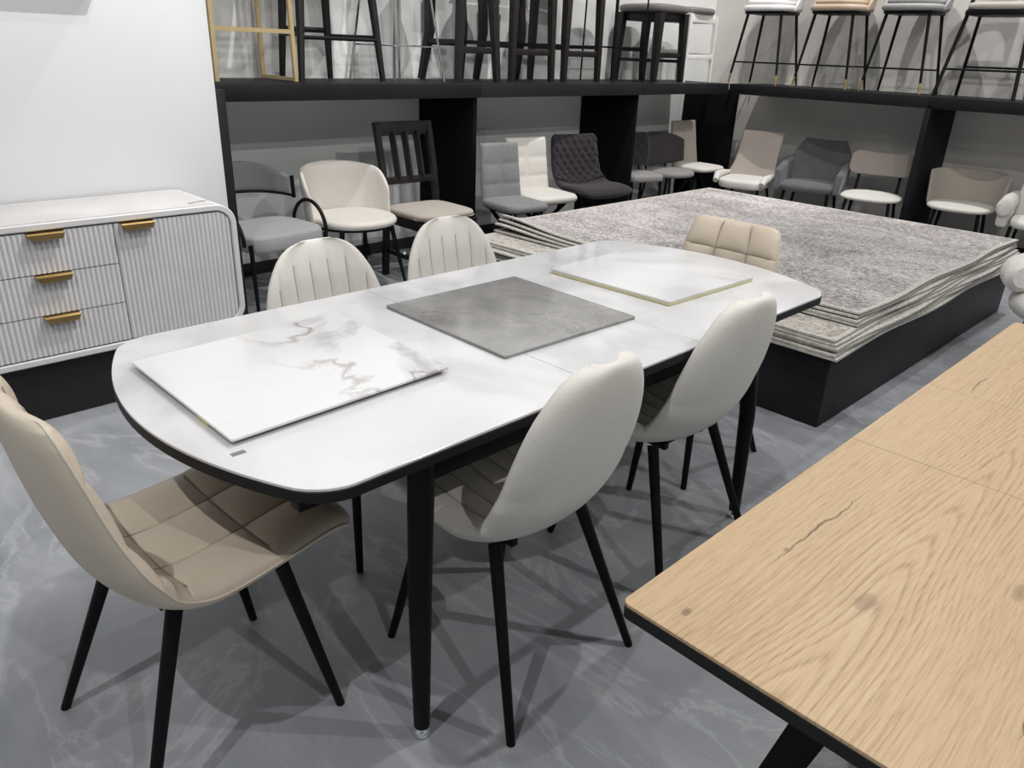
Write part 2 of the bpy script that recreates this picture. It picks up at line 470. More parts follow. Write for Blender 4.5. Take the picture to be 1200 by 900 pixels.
# ------------------------------------------------------------------ room
struct(MB().box((3.0, -.6, -.05), (11, 12, .1)).build('floor', 'floor'))
struct(MB().box((-.85, 4.2, 1.75), (5.0, 1.12, 3.5), .004).build('wall_left', 'white_wall'))
struct(MB().box((4.8, 4.85, 1.75), (6.0, .2, 3.5)).build('wall_back', 'back_wall'))
struct(MB().box((7.6, 1.65, 1.75), (.2, 6.2, 3.5)).build('wall_right', 'right_wall'))
struct(MB().box((.14, 3.58, 1.98), (2.2, .12, .60), .008).build('shadow_bulkhead', 'white_wall'))  # unseen bulkhead, added above the view to cast a shadow on the left wall
struct(MB().box((4.55, 4.738, .04), (5.66, .024, .08), .004).build('baseboard_back', 'gap'))
struct(MB().box((7.488, 1.6, .04), (.024, 6.0, .08), .004).build('baseboard_right', 'gap'))

# ------------------------------------------------------------------ display ledges
LZ = 1.225; LY = 4.10; LX = 6.87
ld = thing('display_ledge', 'long black display ledge along the back wall with stools on top', 'display shelf', (1.82, 4.10, 0))
def lp(mb, name, mat): return mb.build(name, mat, ld, loc=(-1.82, -4.10, 0))
lp(MB().box((4.263, 4.435, LZ-.03), (5.212, .63, .06), .003), 'shelf_top', 'ledge')
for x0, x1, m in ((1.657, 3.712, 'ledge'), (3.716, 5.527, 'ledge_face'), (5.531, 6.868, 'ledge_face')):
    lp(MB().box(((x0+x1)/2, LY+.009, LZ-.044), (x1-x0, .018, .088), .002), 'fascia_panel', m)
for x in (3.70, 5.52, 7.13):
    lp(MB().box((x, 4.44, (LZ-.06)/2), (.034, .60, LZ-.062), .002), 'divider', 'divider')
lp(MB().box((1.679, 3.69, LZ/2), (.05, .06, LZ), .003), 'post', 'ledge')
lr = thing('display_ledge', 'black display ledge along the right wall carrying the padded gold-tipped bar stools', 'display shelf', (LX, 2.3, 0))
def lq(mb, name, mat): return mb.build(name, mat, lr, loc=(-LX, -2.3, 0))
lq(MB().box((7.185, 1.75, LZ-.03), (.628, 4.68, .06), .003), 'shelf_top', 'ledge')
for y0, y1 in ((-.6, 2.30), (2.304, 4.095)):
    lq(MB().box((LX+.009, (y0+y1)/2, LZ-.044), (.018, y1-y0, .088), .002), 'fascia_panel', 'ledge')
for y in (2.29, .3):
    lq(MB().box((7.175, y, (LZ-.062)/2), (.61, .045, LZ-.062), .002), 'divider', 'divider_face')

# ------------------------------------------------------------------ sideboard
def sideboard():
    X0, X1, Y0, Y1, Z0, Z1 = 0.0, 1.475, 3.19, 3.625, .262, .80
    t = thing('sideboard', 'pale grey sideboard with fluted fronts and gold pulls against the white wall', 'sideboard', (X0, Y0, 0))
    W = X1-X0; D = Y1-Y0; R = .085
    def rr(x0, x1, z0, z1, r, n=10):
        pts = []
        for cx, cz, a in ((x1-r, z1-r, 0), (x0+r, z1-r, 90), (x0+r, z0+r, 180), (x1-r, z0+r, 270)):
            for k in range(n+1):
                th = radians(a+90*k/n); pts.append((cx+r*cos(th), cz+r*sin(th)))
        return pts
    o = rr(0, W, Z0, Z1, R); i = rr(.026, W-.026, Z0+.026, Z1-.026, R-.022)
    n = len(o); mb = MB(); b = .004
    oi = rr(b, W-b, Z0+b, Z1-b, R-b)
    ii = rr(.026-b, W-.026+b, Z0+.026-b, Z1-.026+b, R-.022+b)
    rings = [(i, D), (i, b), (ii, 0), (oi, 0), (o, b), (o, D)]
    vs = [(x, y, z) for P, y in rings for x, z in P]; fs = []
    for r in range(len(rings)-1):
        for k in range(n):
            k2 = (k+1) % n; fs.append((r*n+k, r*n+k2, (r+1)*n+k2, (r+1)*n+k))
    fs.append(tuple(5*n+k for k in range(n)))
    mb.add(vs, fs); case = mb.build('cabinet_case', 'sideboard', t)
    # top sheet (stone-look veneer)
    MB().box((W/2, D/2+.004, Z1+.0015), (W-2*R, D-.02, .003), .001).build('top_panel', 'sb_top', t)
    MB().box((W/2, .05, (Z0+Z1)/2), (W-.07, .02, Z1-Z0-.06)).build('inner_panel', 'gap', t)
    # fluted fronts
    def inside(x, zlo, zhi):       # rounded-corner clip of the fronts
        r = R-.026; xl, xr, zl, zh = .03, W-.03, Z0+.03, Z1-.03
        dz = 0
        if x < xl+r: dz = r-sqrt(max(0, r*r-(xl+r-x)**2))
        if x > xr-r: dz = r-sqrt(max(0, r*r-(x-xr+r)**2))
        return max(zlo, zl+dz), min(zhi, zh-dz)
    def flutes(x0, x1, z0, z1):
        m = MB(); pitch = .0185; k = max(1, round((x1-x0)/pitch)); p = (x1-x0)/k
        cols = []
        for q in range(k):
            for s in (0, .12, .3, .5, .7, .88): cols.append((x0+(q+s)*p, -.007*sin(pi*s)**.7+.010))
        cols.append((x1, .010))
        vs = []; fs = []
        for x, y in cols:
            a, b2 = inside(x, z0, z1); vs += [(x, .03, a), (x, y, a), (x, y, b2), (x, .03, b2)]
        for q in range(len(cols)-1):
            for s in range(3): fs.append((q*4+s, q*4+s+1, (q+1)*4+s+1, (q+1)*4+s))
        e = (len(cols)-1)*4
        fs += [(0, 1, 2, 3), (e+3, e+2, e+1, e)]
        return m.add(vs, fs)
    def handle(par, xc, zt):
        h = MB(); w = .128
        prof = [(0.012, 0), (-.020, 0), (-.026, -.004), (-.026, -.024), (-.022, -.026), (-.019, -.022), (-.019, -.005), (.012, -.004)]
        vs = []; fs = []
        xs = ((-w/2, 0), (w/2, 0))
        for x, _ in xs:
            for y, z in prof:
                tp = .012*max(0, -z/.026)*(-copysign(1, x)); vs.append((xc+x+tp, y, zt+z))
        L = len(prof)
        for k in range(L): fs.append((k, (k+1) % L, L+(k+1) % L, L+k))
        fs += [tuple(range(L)), tuple(range(L, 2*L))[::-1]]
        h.add(vs, fs); o = h.build('handle', 'gold', par, 25); o['label'] = 'folded brass gold pull'
    g = .002; zz = [Z0+.03, Z0+.03+.160, Z0+.03+.320, Z1-.03]
    for k in range(3):
        d = flutes(.494+g, .976-g, zz[k]+g, zz[k+1]-g).build('drawer', 'sideboard', t, 50); handle(d, .735, zz[k+1]-.002)
    d = flutes(.976+g, W-.03, zz[0]+g, zz[3]-g).build('door', 'sideboard', t, 50); handle(d, 1.062, zz[3]-.002)
    d = flutes(.03, .494-g, zz[0]+g, zz[3]-g).build('door', 'sideboard', t, 50); handle(d, .41, zz[3]-.002)
    MB().box((W/2, D/2+.02, Z0/2), (W-.16, D-.12, Z0), .004).build('plinth', 'black_wood', t)
    st = MB()
    for k in range(4): st.box((W-.16+.028*k, .07+.01*k, Z1+.0042), (.022, .006 if k % 2 else .014, .0008))
    st.build('sticker', 'label_grey', t)
sideboard()

# ------------------------------------------------------------------ white dining table
TY0, TY1 = .976, 1.908; TCX = 1.487; TSX = .935; TBOW = .13; TZ = .76
def table_outline(d=0):
    """boat ended outline: straight long sides, bowed ends, rounded corners"""
    y0, y1 = TY0+d, TY1-d; yc = (y0+y1)/2; hw = (y1-y0)/2; r = .06; pts = []
    def end(y): return TSX+TBOW*(1-((y-yc)/hw)**2)-d
    ys = []; n = 40
    for k in range(n+1): ys.append(-cos(pi*k/n))
    E = []
    for s in ys:
        y = yc+hw*s; x = end(y)
        # round the corners
        q = (abs(s)*hw-(hw-r))/r
        if q > 0: x -= r*1.0*(1-sqrt(max(0, 1-q*q)))
        E.append((x, y))
    right_side = [(TCX+x, y) for x, y in E]; left_side = [(TCX-x, y) for x, y in E[::-1]]
    return right_side+left_side
def clip(pts, xa, xb):
    def half(P, xc, keep):
        out = []
        for a, b in zip(P, P[1:]+P[:1]):
            ia, ib = keep(a[0]), keep(b[0])
            if ia: out.append(a)
            if ia != ib:
                t = (xc-a[0])/(b[0]-a[0]); out.append((xc, a[1]+t*(b[1]-a[1])))
        return out
    P = half(pts, xa, lambda x: x >= xa); return half(P, xb, lambda x: x <= xb)
def white_table():
    t = thing('dining_table', 'white stone-top extending dining table with bowed ends and black legs', 'table', (TCX, (TY0+TY1)/2, 0))
    def tp(mb, name, mat, par=None):
        return mb.build(name, mat, t, loc=(-TCX, -(TY0+TY1)/2, 0)) if par is None else mb.build(name, mat, par)
    g = .0009
    for nm, a, b in (('table_top', 0, 1.2675-g), ('leaf', 1.2675+g, 1.695-g), ('table_top', 1.695+g, 4)):
        P = clip(table_outline(.0012), a, b); Q = clip(table_outline(0), a, b)
        o = tp(MB().prism(P, TZ-.006, TZ, bevel=.0008), nm, 'table_stone')
        tp(MB().prism(Q, TZ-.028, TZ-.0062, bevel=.001), 'edge_band', 'edge_black', o)
    # under frame rails, slides and corner blocks
    for y in (TY0+.055, TY1-.055): tp(MB().box((TCX, y, TZ-.062), (1.36, .022, .066), .002), 'apron', 'black_metal')
    for x in (TCX-.68, TCX+.68): tp(MB().box((x, (TY0+TY1)/2, TZ-.058), (.022, .80, .058), .002), 'apron', 'black_metal')
    for y in (TY0+.13, TY1-.13): tp(MB().box((TCX, y, TZ-.047), (1.86, .045, .036), .002), 'slide_rail', 'black_metal')
    for y in (TY0+.085, TY1-.085): tp(MB().box((.60, y, TZ-.046), (.12, .034, .036), .002), 'stop_block', 'black_metal')
    for x, y in ((.80, TY0+.062), (2.08, TY0+.062), (.80, TY1-.062), (2.08, TY1-.062)):
        m = MB(); dx = .06 if x > TCX else -.015; dy = .012*(1 if y > 1.4 else -1)
        m.tube([(x, y, TZ-.03), (x, y, TZ-.11), (x+dx*.7, y+dy*.5, .40), (x+dx, y+dy, .03)], [.0275, .0275, .0255, .0185], 20)
        l = tp(m, 'leg', 'black_metal')
        f = MB(); f.tube([(x+dx, y+dy, .032), (x+dx, y+dy, .026), (x+dx, y+dy, .018), (x+dx, y+dy, .012), (x+dx, y+dy, .004), (x+dx, y+dy, 0)], [.009, .011, .017, .0195, .018, .015], 18)
        o = tp(f, 'levelling_foot', 'chrome', l); o['label'] = 'round chrome levelling foot'
    l = MB().box((.511, 1.20, TZ+.0006), (.026, .012, .0008), M=Matrix.Rotation(0, 4, 'Z')); o = tp(l, 'sticker', 'label_grey')
    return t
white_table()

def slab(label, poly, z0, th, mat, pads, back=None, group='sample stone slabs on the white table', pc=None):
    cx = sum(p[0] for p in poly)/4; cy = sum(p[1] for p in poly)/4
    t = thing('stone_sample', label, 'stone sample', (cx, cy, TZ+.0006), 0, group)
    P = [(x-cx, y-cy) for x, y in poly]
    # rounded corners
    Q = []; r = .006
    for i in range(4):
        a, b, c = Vector(P[i-1]), Vector(P[i]), Vector(P[(i+1) % 4])
        u = (a-b).normalized()*r; v = (c-b).normalized()*r
        for k in range(5):
            s = k/4; q = (b+u)*(1-s)**2+b*2*s*(1-s)+(b+v)*s*s; Q.append((q.x, q.y))
    MB().prism(Q, z0, z0+th, bevel=.0008).build('slab', mat, t)
    if back:
        MB().prism(inset(P, .004 if 'yellow' in back else .013), .0005, z0-.0003).build('under_sheet', back, t)  # yellow foam backing, while the grey sheet stands in for a shadow gap
    for x, y in pads:
        MB().box((x-cx, y-cy, z0/2), (.05, .05, z0), .001).build('foam_pad', 'pad_yellow', t)
    return t
slab('glossy white stone slab with grey veins on the near left end of the white table', [(.512, 1.226), (1.046, 1.244), (1.058, 1.735), (.512, 1.716)], .010, .006, 'slab_white',
     [(.540, 1.36)], 'gap_shade')  # grey sheet stands in for the shadow under this slab
slab('grey marbled stone slab lying flat in the middle of the white table', [(1.203, 1.223), (1.706, 1.212), (1.72, 1.718), (1.211, 1.723)], 0, .008, 'slab_grey', [])
slab('plain white stone slab with yellow backing at the far right end of the white table', [(1.88, 1.218), (2.349, 1.204), (2.375, 1.705), (1.864, 1.693)], .010, .006, 'slab_plain',
     [], 'backing_yellow')

# ------------------------------------------------------------------ oak table
WX0, WX1, WY1, WY0, WZ = .714, 2.60, .480, -.44, .76
CX = (WX0+WX1)/2; CY = (WY0+WY1)/2
CRACKS = [(a-CX, b-CY, c-CX, d-CY, w) for a, b, c, d, w in ((.93, .385, 1.27, .37, .0022), (1.885, .395, 2.07, .392, .0022), (.86, .03, 1.03, .045, .003))]
KNOTS = [(a-CX, b-CY, c, d, e) for a, b, c, d, e in ((.762, .405, .011, .007, .8), (.97, .248, .03, .012, .5), (1.16, .105, .03, .012, .5), (1.0, .385, .008, .006, .6))]
MAT['oak'] = oak('oak', (0.3, 0.1, 0))
def oak_table():
    t = thing('dining_table', 'light oak extending table with black edge and angled black legs in the foreground', 'table', (CX, CY, 0))
    HX = (WX1-WX0)/2; HY = (WY1-WY0)/2; s1 = 1.456-CX; s2 = 1.881-CX
    def rrect(x0, x1, y0, y1, rl, rr_):
        pts = []
        for cx, cy, a, r in ((x1, y1, 0, rr_), (x0, y1, 90, rl), (x0, y0, 180, rl), (x1, y0, 270, rr_)):
            sx = -1 if cx == x1 else 1; sy = -1 if cy == y1 else 1
            if r == 0: pts.append((cx, cy)); continue
            for k in range(7):
                th = radians(a+15*k); pts.append((cx+sx*r+r*cos(th), cy+sy*r+r*sin(th)))
        return pts
    g = .0008
    for nm, a, b, rl, r_ in (('table_top', -HX, s1-g, .012, 0), ('leaf', s1+g, s2-g, 0, 0), ('table_top', s2+g, HX, 0, .012)):
        o = MB().prism(rrect(a, b, -HY, HY, rl, r_), WZ-.006, WZ, bevel=.0007).build(nm, 'oak', t)
        MB().prism(rrect(a, b, -HY, HY, rl, r_), WZ-.026, WZ-.0062, bevel=.001).build('edge_band', 'edge_black', o)
    for y in (-.33, .33): MB().box((0, y, WZ-.055), (1.5, .03, .056), .002).build('apron', 'black_metal', t)
    for x in (-.62, .62): MB().box((x, 0, WZ-.055), (.03, .66, .056), .002).build('apron', 'black_metal', t)
    for sx in (-1, 1):
        for sy in (-1, 1):
            m = MB(); m.tube([(sx*.60, sy*.20, WZ-.03), (sx*.60, sy*.38, .012)], [.05, .036], 4, roll=pi/4, flat=.62)
            l = m.build('leg', 'black_metal', t, 25)
            MB().box((sx*.60, sy*.38, .006), (.05, .05, .012), .002).build('foot', 'rubber', l)
oak_table()

# ------------------------------------------------------------------ dining chairs round the table
PATH = [(-.258, .468), (-.225, .486), (-.12, .474), (-.01, .457), (.075, .452), (.144, .472), (.190, .528), (.218, .604), (.238, .69), (.255, .79), (.272, .885)]
def cw(v, egg=True):
    # half width along the centre line
    pts = [(.0, .165), (.03, .19), (.08, .212), (.2, .224), (.35, .226), (.46, .215), (.55, .214), (.65, .220), (.74, .211), (.82, .194), (.88, .173), (.93, .147), (.97, .113), (.99, .08), (1.0, .05)] if egg else \
          [(.0, .185), (.03, .205), (.08, .217), (.2, .224), (.35, .226), (.46, .218), (.55, .216), (.65, .216), (.75, .210), (.84, .203), (.90, .196), (.95, .186), (.98, .172), (1.0, .145)]
    if egg and v > .70: return max(.052, .2155*(max(0, 1-((v-.70)/.30)**2.35))**.45)
    for (a, wa), (b, wb) in zip(pts, pts[1:]):
        if v <= b: return wa+(wb-wa)*(v-a)/(b-a)
    return pts[-1][1]
def dish(v): return .018+.024*math.exp(-((v-.55)/.15)**2)+.018*math.exp(-((v-.75)/.2)**2)
def thick(v): return .052 if v < .4 else .052-.014*min(1, (v-.4)/.3)
def rib(u, v):
    k = u*cw(v)/.062; f = abs(((k+.5) % 1)-.5)*2           # 0 at channel centre .. 1 at seam
    return .0065*(1-max(0, (f-.35)/.65)**2.2)*min(1, max(0, (.985-v)/.10))*min(1, (1-abs(u))/.15)
ROWS_T = [.225, .425, .575, .73, .885]
def tuft(u, v):
    a = abs(u); fu = (a+.34)/.68 if a < .34 else (a-.34)/.66
    R = [.0]+ROWS_T+[1.0]; fv = 0
    for p, q in zip(R, R[1:]):
        if p <= v <= q: fv = (v-p)/(q-p)
    return .017*max(0, sin(pi*fu))**.5*max(0, sin(pi*fv))**.5
def seams(kind, v0, v1):
    """stitched seam lines lying in the grooves"""
    mb = MB()
    def P(u, v, lift):
        y, z = crom(PATH, v)[:2]; h = 1e-3; a = crom(PATH, max(v-h, 0)); b = crom(PATH, min(v+h, 1))
        ty, tz = b[0]-a[0], b[1]-a[1]; L = sqrt(ty*ty+tz*tz); ny, nz = -tz/L, ty/L
        of = dish(v)*abs(u)**2.2+thick(v)*.5+lift; w = cw(v, kind == 'rib')
        return (w*u, y+ny*of, z+nz*of)
    if kind == 'rib':
        for k in range(-3, 4):
            if k == 3: continue
            x = (k+.5)*.062
            q = [v0+(v1-v0)*t/40 for t in range(41)]; q = [v for v in q if abs(x) < cw(v)*.84 and v < .94]
            mb.tube([P(x/cw(v), v, .0022) for v in q], .0011, 5)
    else:
        for u in (-.34, .34): mb.tube([P(u, v0+(v1-v0)*t/24, .0016) for t in range(25)], .0012, 5)
        for r in ROWS_T:
            if v0 <= r <= v1: mb.tube([P(-.86+1.72*t/32, r, .0022) for t in range(33)], .0012, 5)
    return mb
def piping(kind, v0, v1):
    """one cord round the free border, from fold to fold"""
    def P(u, v):
        y, z = crom(PATH, v)[:2]; h = 1e-3; a = crom(PATH, max(v-h, 0)); b = crom(PATH, min(v+h, 1))
        ty, tz = b[0]-a[0], b[1]-a[1]; L = sqrt(ty*ty+tz*tz); ny, nz = -tz/L, ty/L
        of = dish(v)*abs(u)**2.2; w = cw(v, kind == 'rib')+.0012
        return (u*w, y+ny*of, z+nz*of)
    e = v1; pts = [P(-1, v0+(v1-v0)*t/30) for t in range(30)]+[P(-1+2*t/14, v1) for t in range(15)]+[P(1, v1+(v0-v1)*t/30) for t in range(1, 31)]
    return MB().tube(pts, .0024, 6)
def dining_chair(kind, label, loc, rz, group):
    egg = kind == 'rib'
    t = thing('dining_chair', label, 'chair', loc, rz, group)
    m = 'cream_rib' if egg else 'beige_leather'; bmn = 'cream_weave' if egg else 'beige_back'
    pf = rib if egg else tuft
    whole = shell(PATH, lambda v: cw(v, egg), thick, dish, pf, 96, 120, ub=None if egg else [-1, -.34, .34, 1], vb=None if egg else [0, .05]+ROWS_T+[.96, 1])
    # split into seat and backrest at the fold; outer side of the back gets its own cloth
    vv = whole.vv; mcols = whole.mc; half = len(vv)*mcols
    VS = .50
    A = MB(); B = MB()
    for f in whole.f:
        i = min((ix % half)//mcols for ix in f); back = vv[i] >= VS
        outer = all(ix >= half for ix in f)
        d = B if back else A; d.f.append(f); d.mi.append(1 if outer else 0)
    for d in (A, B):
        used = sorted({i for f in d.f for i in f}); mp = {o: n for n, o in enumerate(used)}
        d.v = [whole.v[i] for i in used]; d.f = [tuple(mp[i] for i in f) for f in d.f]
    s = weld(A.build('seat', [m, bmn], t, 60)); b = weld(B.build('backrest', [m, bmn], t, 60))
    th = 'rib_thread' if egg else 'thread'
    seams(kind, .05, .49).build('seam', th, s); seams(kind, .51, .975 if egg else .985).build('seam', th, b)
    if not egg: piping(kind, .508, .004).build('piping', 'beige_back', s); piping(kind, .492, .996).build('piping', 'beige_back', b)
    u = MB(); u.box((0, -.02, .415), (.20, .24, .012), .003)
    for sx in (-1, 1): u.bar((sx*.09, -.13, .412), (sx*.09, .11, .412), .018)
    u.build('under_frame', 'black_metal', t)
    for sx in (-1, 1):
        leg(t, (sx*.145, -.125, .440), (sx*.205, -.215, .0), .0165, .0105)
        leg(t, (sx*.145, .10, .430), (sx*.228, .25, .0), .0165, .0105)
    return t
G = 'dining chairs round the white table'
rib1 = dining_chair('rib', 'cream ribbed dining chair on the near side of the white table beside its front leg', (1.135, 1.125, 0), 182, G)
dup(rib1, (1.80, 1.165, 0), 179, 'cream ribbed dining chair on the near side of the white table, farther right one', G)
dup(rib1, (1.215, 1.835, 0), 1, 'cream ribbed dining chair across the white table, left of the two', G)
dup(rib1, (1.765, 1.875, 0), -1, 'cream ribbed dining chair across the white table, right of the two', G)
tuf1 = dining_chair('tuft', 'beige tufted leatherette chair at the near left end of the white table', (.475, 1.425, 0), 92, G)
dup(tuf1, (2.378, 1.45, 0), -90, 'beige tufted leatherette chair at the far end of the white table by the rugs', G)

# ------------------------------------------------------------------ rug platform and rugs
PX0, PX1, PY0, PY1, PZ = 3.03, 5.62, 1.15, 3.44, .33
pl = thing('platform', 'low black painted platform carrying the pile of rugs', 'platform', (PX0, PY0, 0))
MB().box(((PX1-PX0)/2, (PY1-PY0)/2, PZ/2), (PX1-PX0, PY1-PY0, PZ), .006).build('body', 'platform', pl)
def rug(label, x0, x1, y0, y1, z, th, mat, seed, curl=0, fl=0, droop=0, fold=0):
    rnd = random.Random(seed); nx, ny = 60, 52
    def zf(x, y):
        s = (x-x0)/(x1-x0); q = (y-y0)/(y1-y0)
        w = .0015*sin(9*x+seed)*sin(7*y+seed*2)
        dl = math.exp(-((s)/.05)**2)*math.exp(-((1-q)/.16)**2)*curl
        fr = math.exp(-(q/.025)**2)*fl*(.5+.5*sin(6*x+seed*1.3))
        dr = -droop*math.exp(-((s**2+q**2)/.004))
        return z+abs(w)*.7+dl+fr+dr
    top = []; bot = []
    wx = rnd.uniform(-.02, .02); ph = rnd.uniform(0, 6)
    for i in range(nx+1):
        for j in range(ny+1):
            s = i/nx; q = j/ny; s = .5*(1-cos(pi*s))*.5+.5*s; q = .5*(1-cos(pi*q))*.5+.5*q
            x = x0+(x1-x0)*s+wx*(q-.5)+.008*sin(5*q+ph)*(1-s); y = y0+(y1-y0)*q+.010*sin(7*s*2+ph)*(1-q)+.012*(s-.5)*sin(ph)
            # rounded corners
            z_ = zf(x, y); top.append((x-x0, y-y0, z_+th)); bot.append((x-x0, y-y0, z_))
    M = ny+1; mb = MB(); T = (nx+1)*M; fs = []; mi = []
    edge = 1
    for i in range(nx):
        for j in range(ny):
            border = i < 1 or j < 1 or i >= nx-1 or j >= ny-1
            fs.append((i*M+j, (i+1)*M+j, (i+1)*M+j+1, i*M+j+1)); mi.append(1 if border else 0)
            fs.append((T+i*M+j, T+i*M+j+1, T+(i+1)*M+j+1, T+(i+1)*M+j)); mi.append(2)
    def strip(ix):
        for a, b in zip(ix, ix[1:]): fs.append((a, b, b+T, a+T)); mi.append(1)
    strip([i*M for i in range(nx+1)]); strip([i*M+ny for i in range(nx+1)]); strip(list(range(M))); strip([nx*M+j for j in range(M)])
    mb.v = top+bot; mb.f = fs; mb.mi = mi
    o = mb.build('rug', [mat, 'rug_edge', 'rug_back'], None, 50, loc=(x0, y0, 0))
    tag(o, label, 'rug', 'rugs piled on the black platform'); return o
ORD = ['bottom', 'second', 'third', 'fourth', 'fifth', 'sixth', 'seventh', 'eighth', 'ninth']
z = PZ; mats = ['rug_taupe', 'rug_grey', 'rug_beige', 'rug_taupe', 'rug_beige', 'rug_beige', 'rug_taupe', 'rug_grey', 'rug_beige', 'rug_grey']
dims = [(2.985, 5.66, 1.115, 3.42), (3.00, 5.65, 1.125, 3.43), (3.01, 5.66, 1.13, 3.41), (2.99, 5.65, 1.12, 3.42), (3.02, 5.64, 1.14, 3.43), (3.03, 5.65, 1.15, 3.41),
        (3.24, 5.66, 1.15, 3.43), (3.25, 5.65, 1.16, 3.42), (3.26, 5.64, 1.168, 3.425), (3.275, 5.65, 1.165, 3.42)]
for k, (a, b, c, d) in enumerate(dims):
    th = .0095 if k < 9 else .009
    lab = ('topmost large grey flecked rug of the pile on the black platform' if k == 9 else
           'wide beige flecked rug whose bare strip shows beside the smaller rugs above it' if k == 5 else
           '%s rug from the floor in the pile on the platform, seen as an edge' % ORD[k])
    rug(lab, a, b, c, d, z, th, mats[k], k+1, curl=({7: .028, 8: .035, 9: .046}.get(k, 0)), fl=(.002 if k == 3 else .0005))
    z += th+(.0065 if k in (5, 7, 8) else .0035)

# ------------------------------------------------------------------ chairs in the bays
def rleg(t, pts, r=.012, mat='black_metal', name='leg', seg=10):
    return MB().tube(pts, r, seg).build(name, mat, t)
CG = 'display chairs along the ledges'
# 1 grey armchair, black loop arms
t = thing('armchair', 'grey armchair with curved band back and black loop arms by the sideboard', 'chair', (2.05, 4.04, 0), 8, CG)
tub(.265, .27, .50, lambda th: .80-.085*(abs(th)/1.25)**2.2, 1.25, .035, .10, 0, zbot=lambda th: .635-.02*(th/1.25)**2).build('backrest', 'grey_back', t)
MB().tube([(.267*sin(a), .272*cos(a)+.013, .628-.02*(a/1.25)**2) for a in [(-1.25+2.5*k/30) for k in range(31)]], .008, 8).build('back_rail', 'black_metal', t)
MB().pad(sellipse(.26, .235, 4), .385, .48, .016, .025).build('seat', 'grey_pad', t)
MB().tube([(.235*c, .21*s, .395) for c, s in [(copysign(abs(cos(a))**.6, cos(a)), copysign(abs(sin(a))**.6, sin(a))) for a in [2*pi*k/40 for k in range(40)]]], .010, 8, closed=True).build('seat_frame', 'black_metal', t)
for sx in (-1, 1):
    arm = MB(); pts = [(sx*.272, .13-.15*1, .42)]
    pts = [(sx*.275, -.17+.15*(1-cos(a)), .43+.165*sin(a)) for a in [pi*k/20 for k in range(21)]]
    arm.tube(pts, .011, 8); arm.build('armrest', 'black_metal', t)
    rleg(t, [(sx*.262, .10, .72), (sx*.268, .10, .595)], .012, name='arm_post')
    leg(t, (sx*.25, -.19, .44), (sx*.27, -.235, 0), .013, .009); leg(t, (sx*.235, .17, .42), (sx*.25, .25, 0), .013, .009)
# 2 ivory tub chair
t = thing('tub_chair', 'ivory tub chair with round seat and thin black legs beside the grey armchair', 'chair', (2.635, 4.07, 0), -4, CG)
tub(.265, .255, .40, lambda th: .76-.05*(abs(th)/1.5)**2-.10*max(0, (abs(th)-1.15)/.45)**2, 1.62, .034, .12, .04).build('backrest', 'ivory', t)
MB().pad(sellipse(.255, .235, 2.3, .27), .425, .475, .018, .026).build('seat', 'ivory', t)
MB().tube([(.235*cos(a), .225*sin(a)-.01, .418) for a in [2*pi*k/36 for k in range(36)]], .009, 8, closed=True).build('seat_frame', 'black_metal', t)
for sx in (-1, 1):
    leg(t, (sx*.17, -.17, .42), (sx*.235, -.24, 0), .015, .008); leg(t, (sx*.17, .16, .42), (sx*.225, .25, 0), .015, .008)
MB().tube([(.232, -.205, .24), (.245, -.212, .24)], .009, 10).build('glide_button', 'plate_white', t)
# 3 dark slat-back chair
t = thing('side_chair', 'dark wood slat-back chair with nailhead trimmed beige seat', 'chair', (3.175, 3.985, 0), -2, CG)
for sx in (-1, 1):
    m = MB(); m.tube([(sx*.205, .235, 0), (sx*.205, .20, .45), (sx*.205, .235, .70), (sx*.205, .30, .985)], [.026]*4, 4, roll=pi/4); m.build('back_post', 'espresso', t, 25)
    m = MB(); m.tube([(sx*.20, -.20, .42), (sx*.20, -.205, 0)], [.030, .023], 4, roll=pi/4); m.build('leg', 'espresso', t, 25)
    MB().box((sx*.20, .0, .40), (.024, .38, .07), .003).build('apron', 'espresso', t)
    MB().box((sx*.20, .0, .17), (.018, .40, .03), .003).build('stretcher', 'espresso', t)
MB().box((0, -.195, .40), (.40, .024, .07), .003).build('apron', 'espresso', t)
rl = MB(); rl.box((0, .288, .945), (.40, .024, .085), .004, M=Matrix.Translation((0, 0, 0))); rl.build('top_rail', 'espresso', t)
MB().box((0, .212, .625), (.40, .022, .045), .003).build('lower_rail', 'espresso', t)
for k in range(3):
    x = -.095+.095*k
    m = MB(); m.tube([(x, .215, .63), (x, .242, .76), (x, .283, .92)], [.041]*3, 4, roll=pi/4, flat=.24); m.build('slat', 'espresso', t, 25)
MB().pad(sellipse(.235, .215, 5, .235), .435, .475, .022, .02).build('seat', 'sand', t)
nl = MB(); f = sellipse(.237, .217, 5, .237)
nl.tube([(*f(2*pi*k/384), .4405) for k in range(384)], [.0045 if k % 4 in (0, 1) else .0018 for k in range(384)], 6, closed=True)
nl.build('nailhead_trim', 'nail', t)
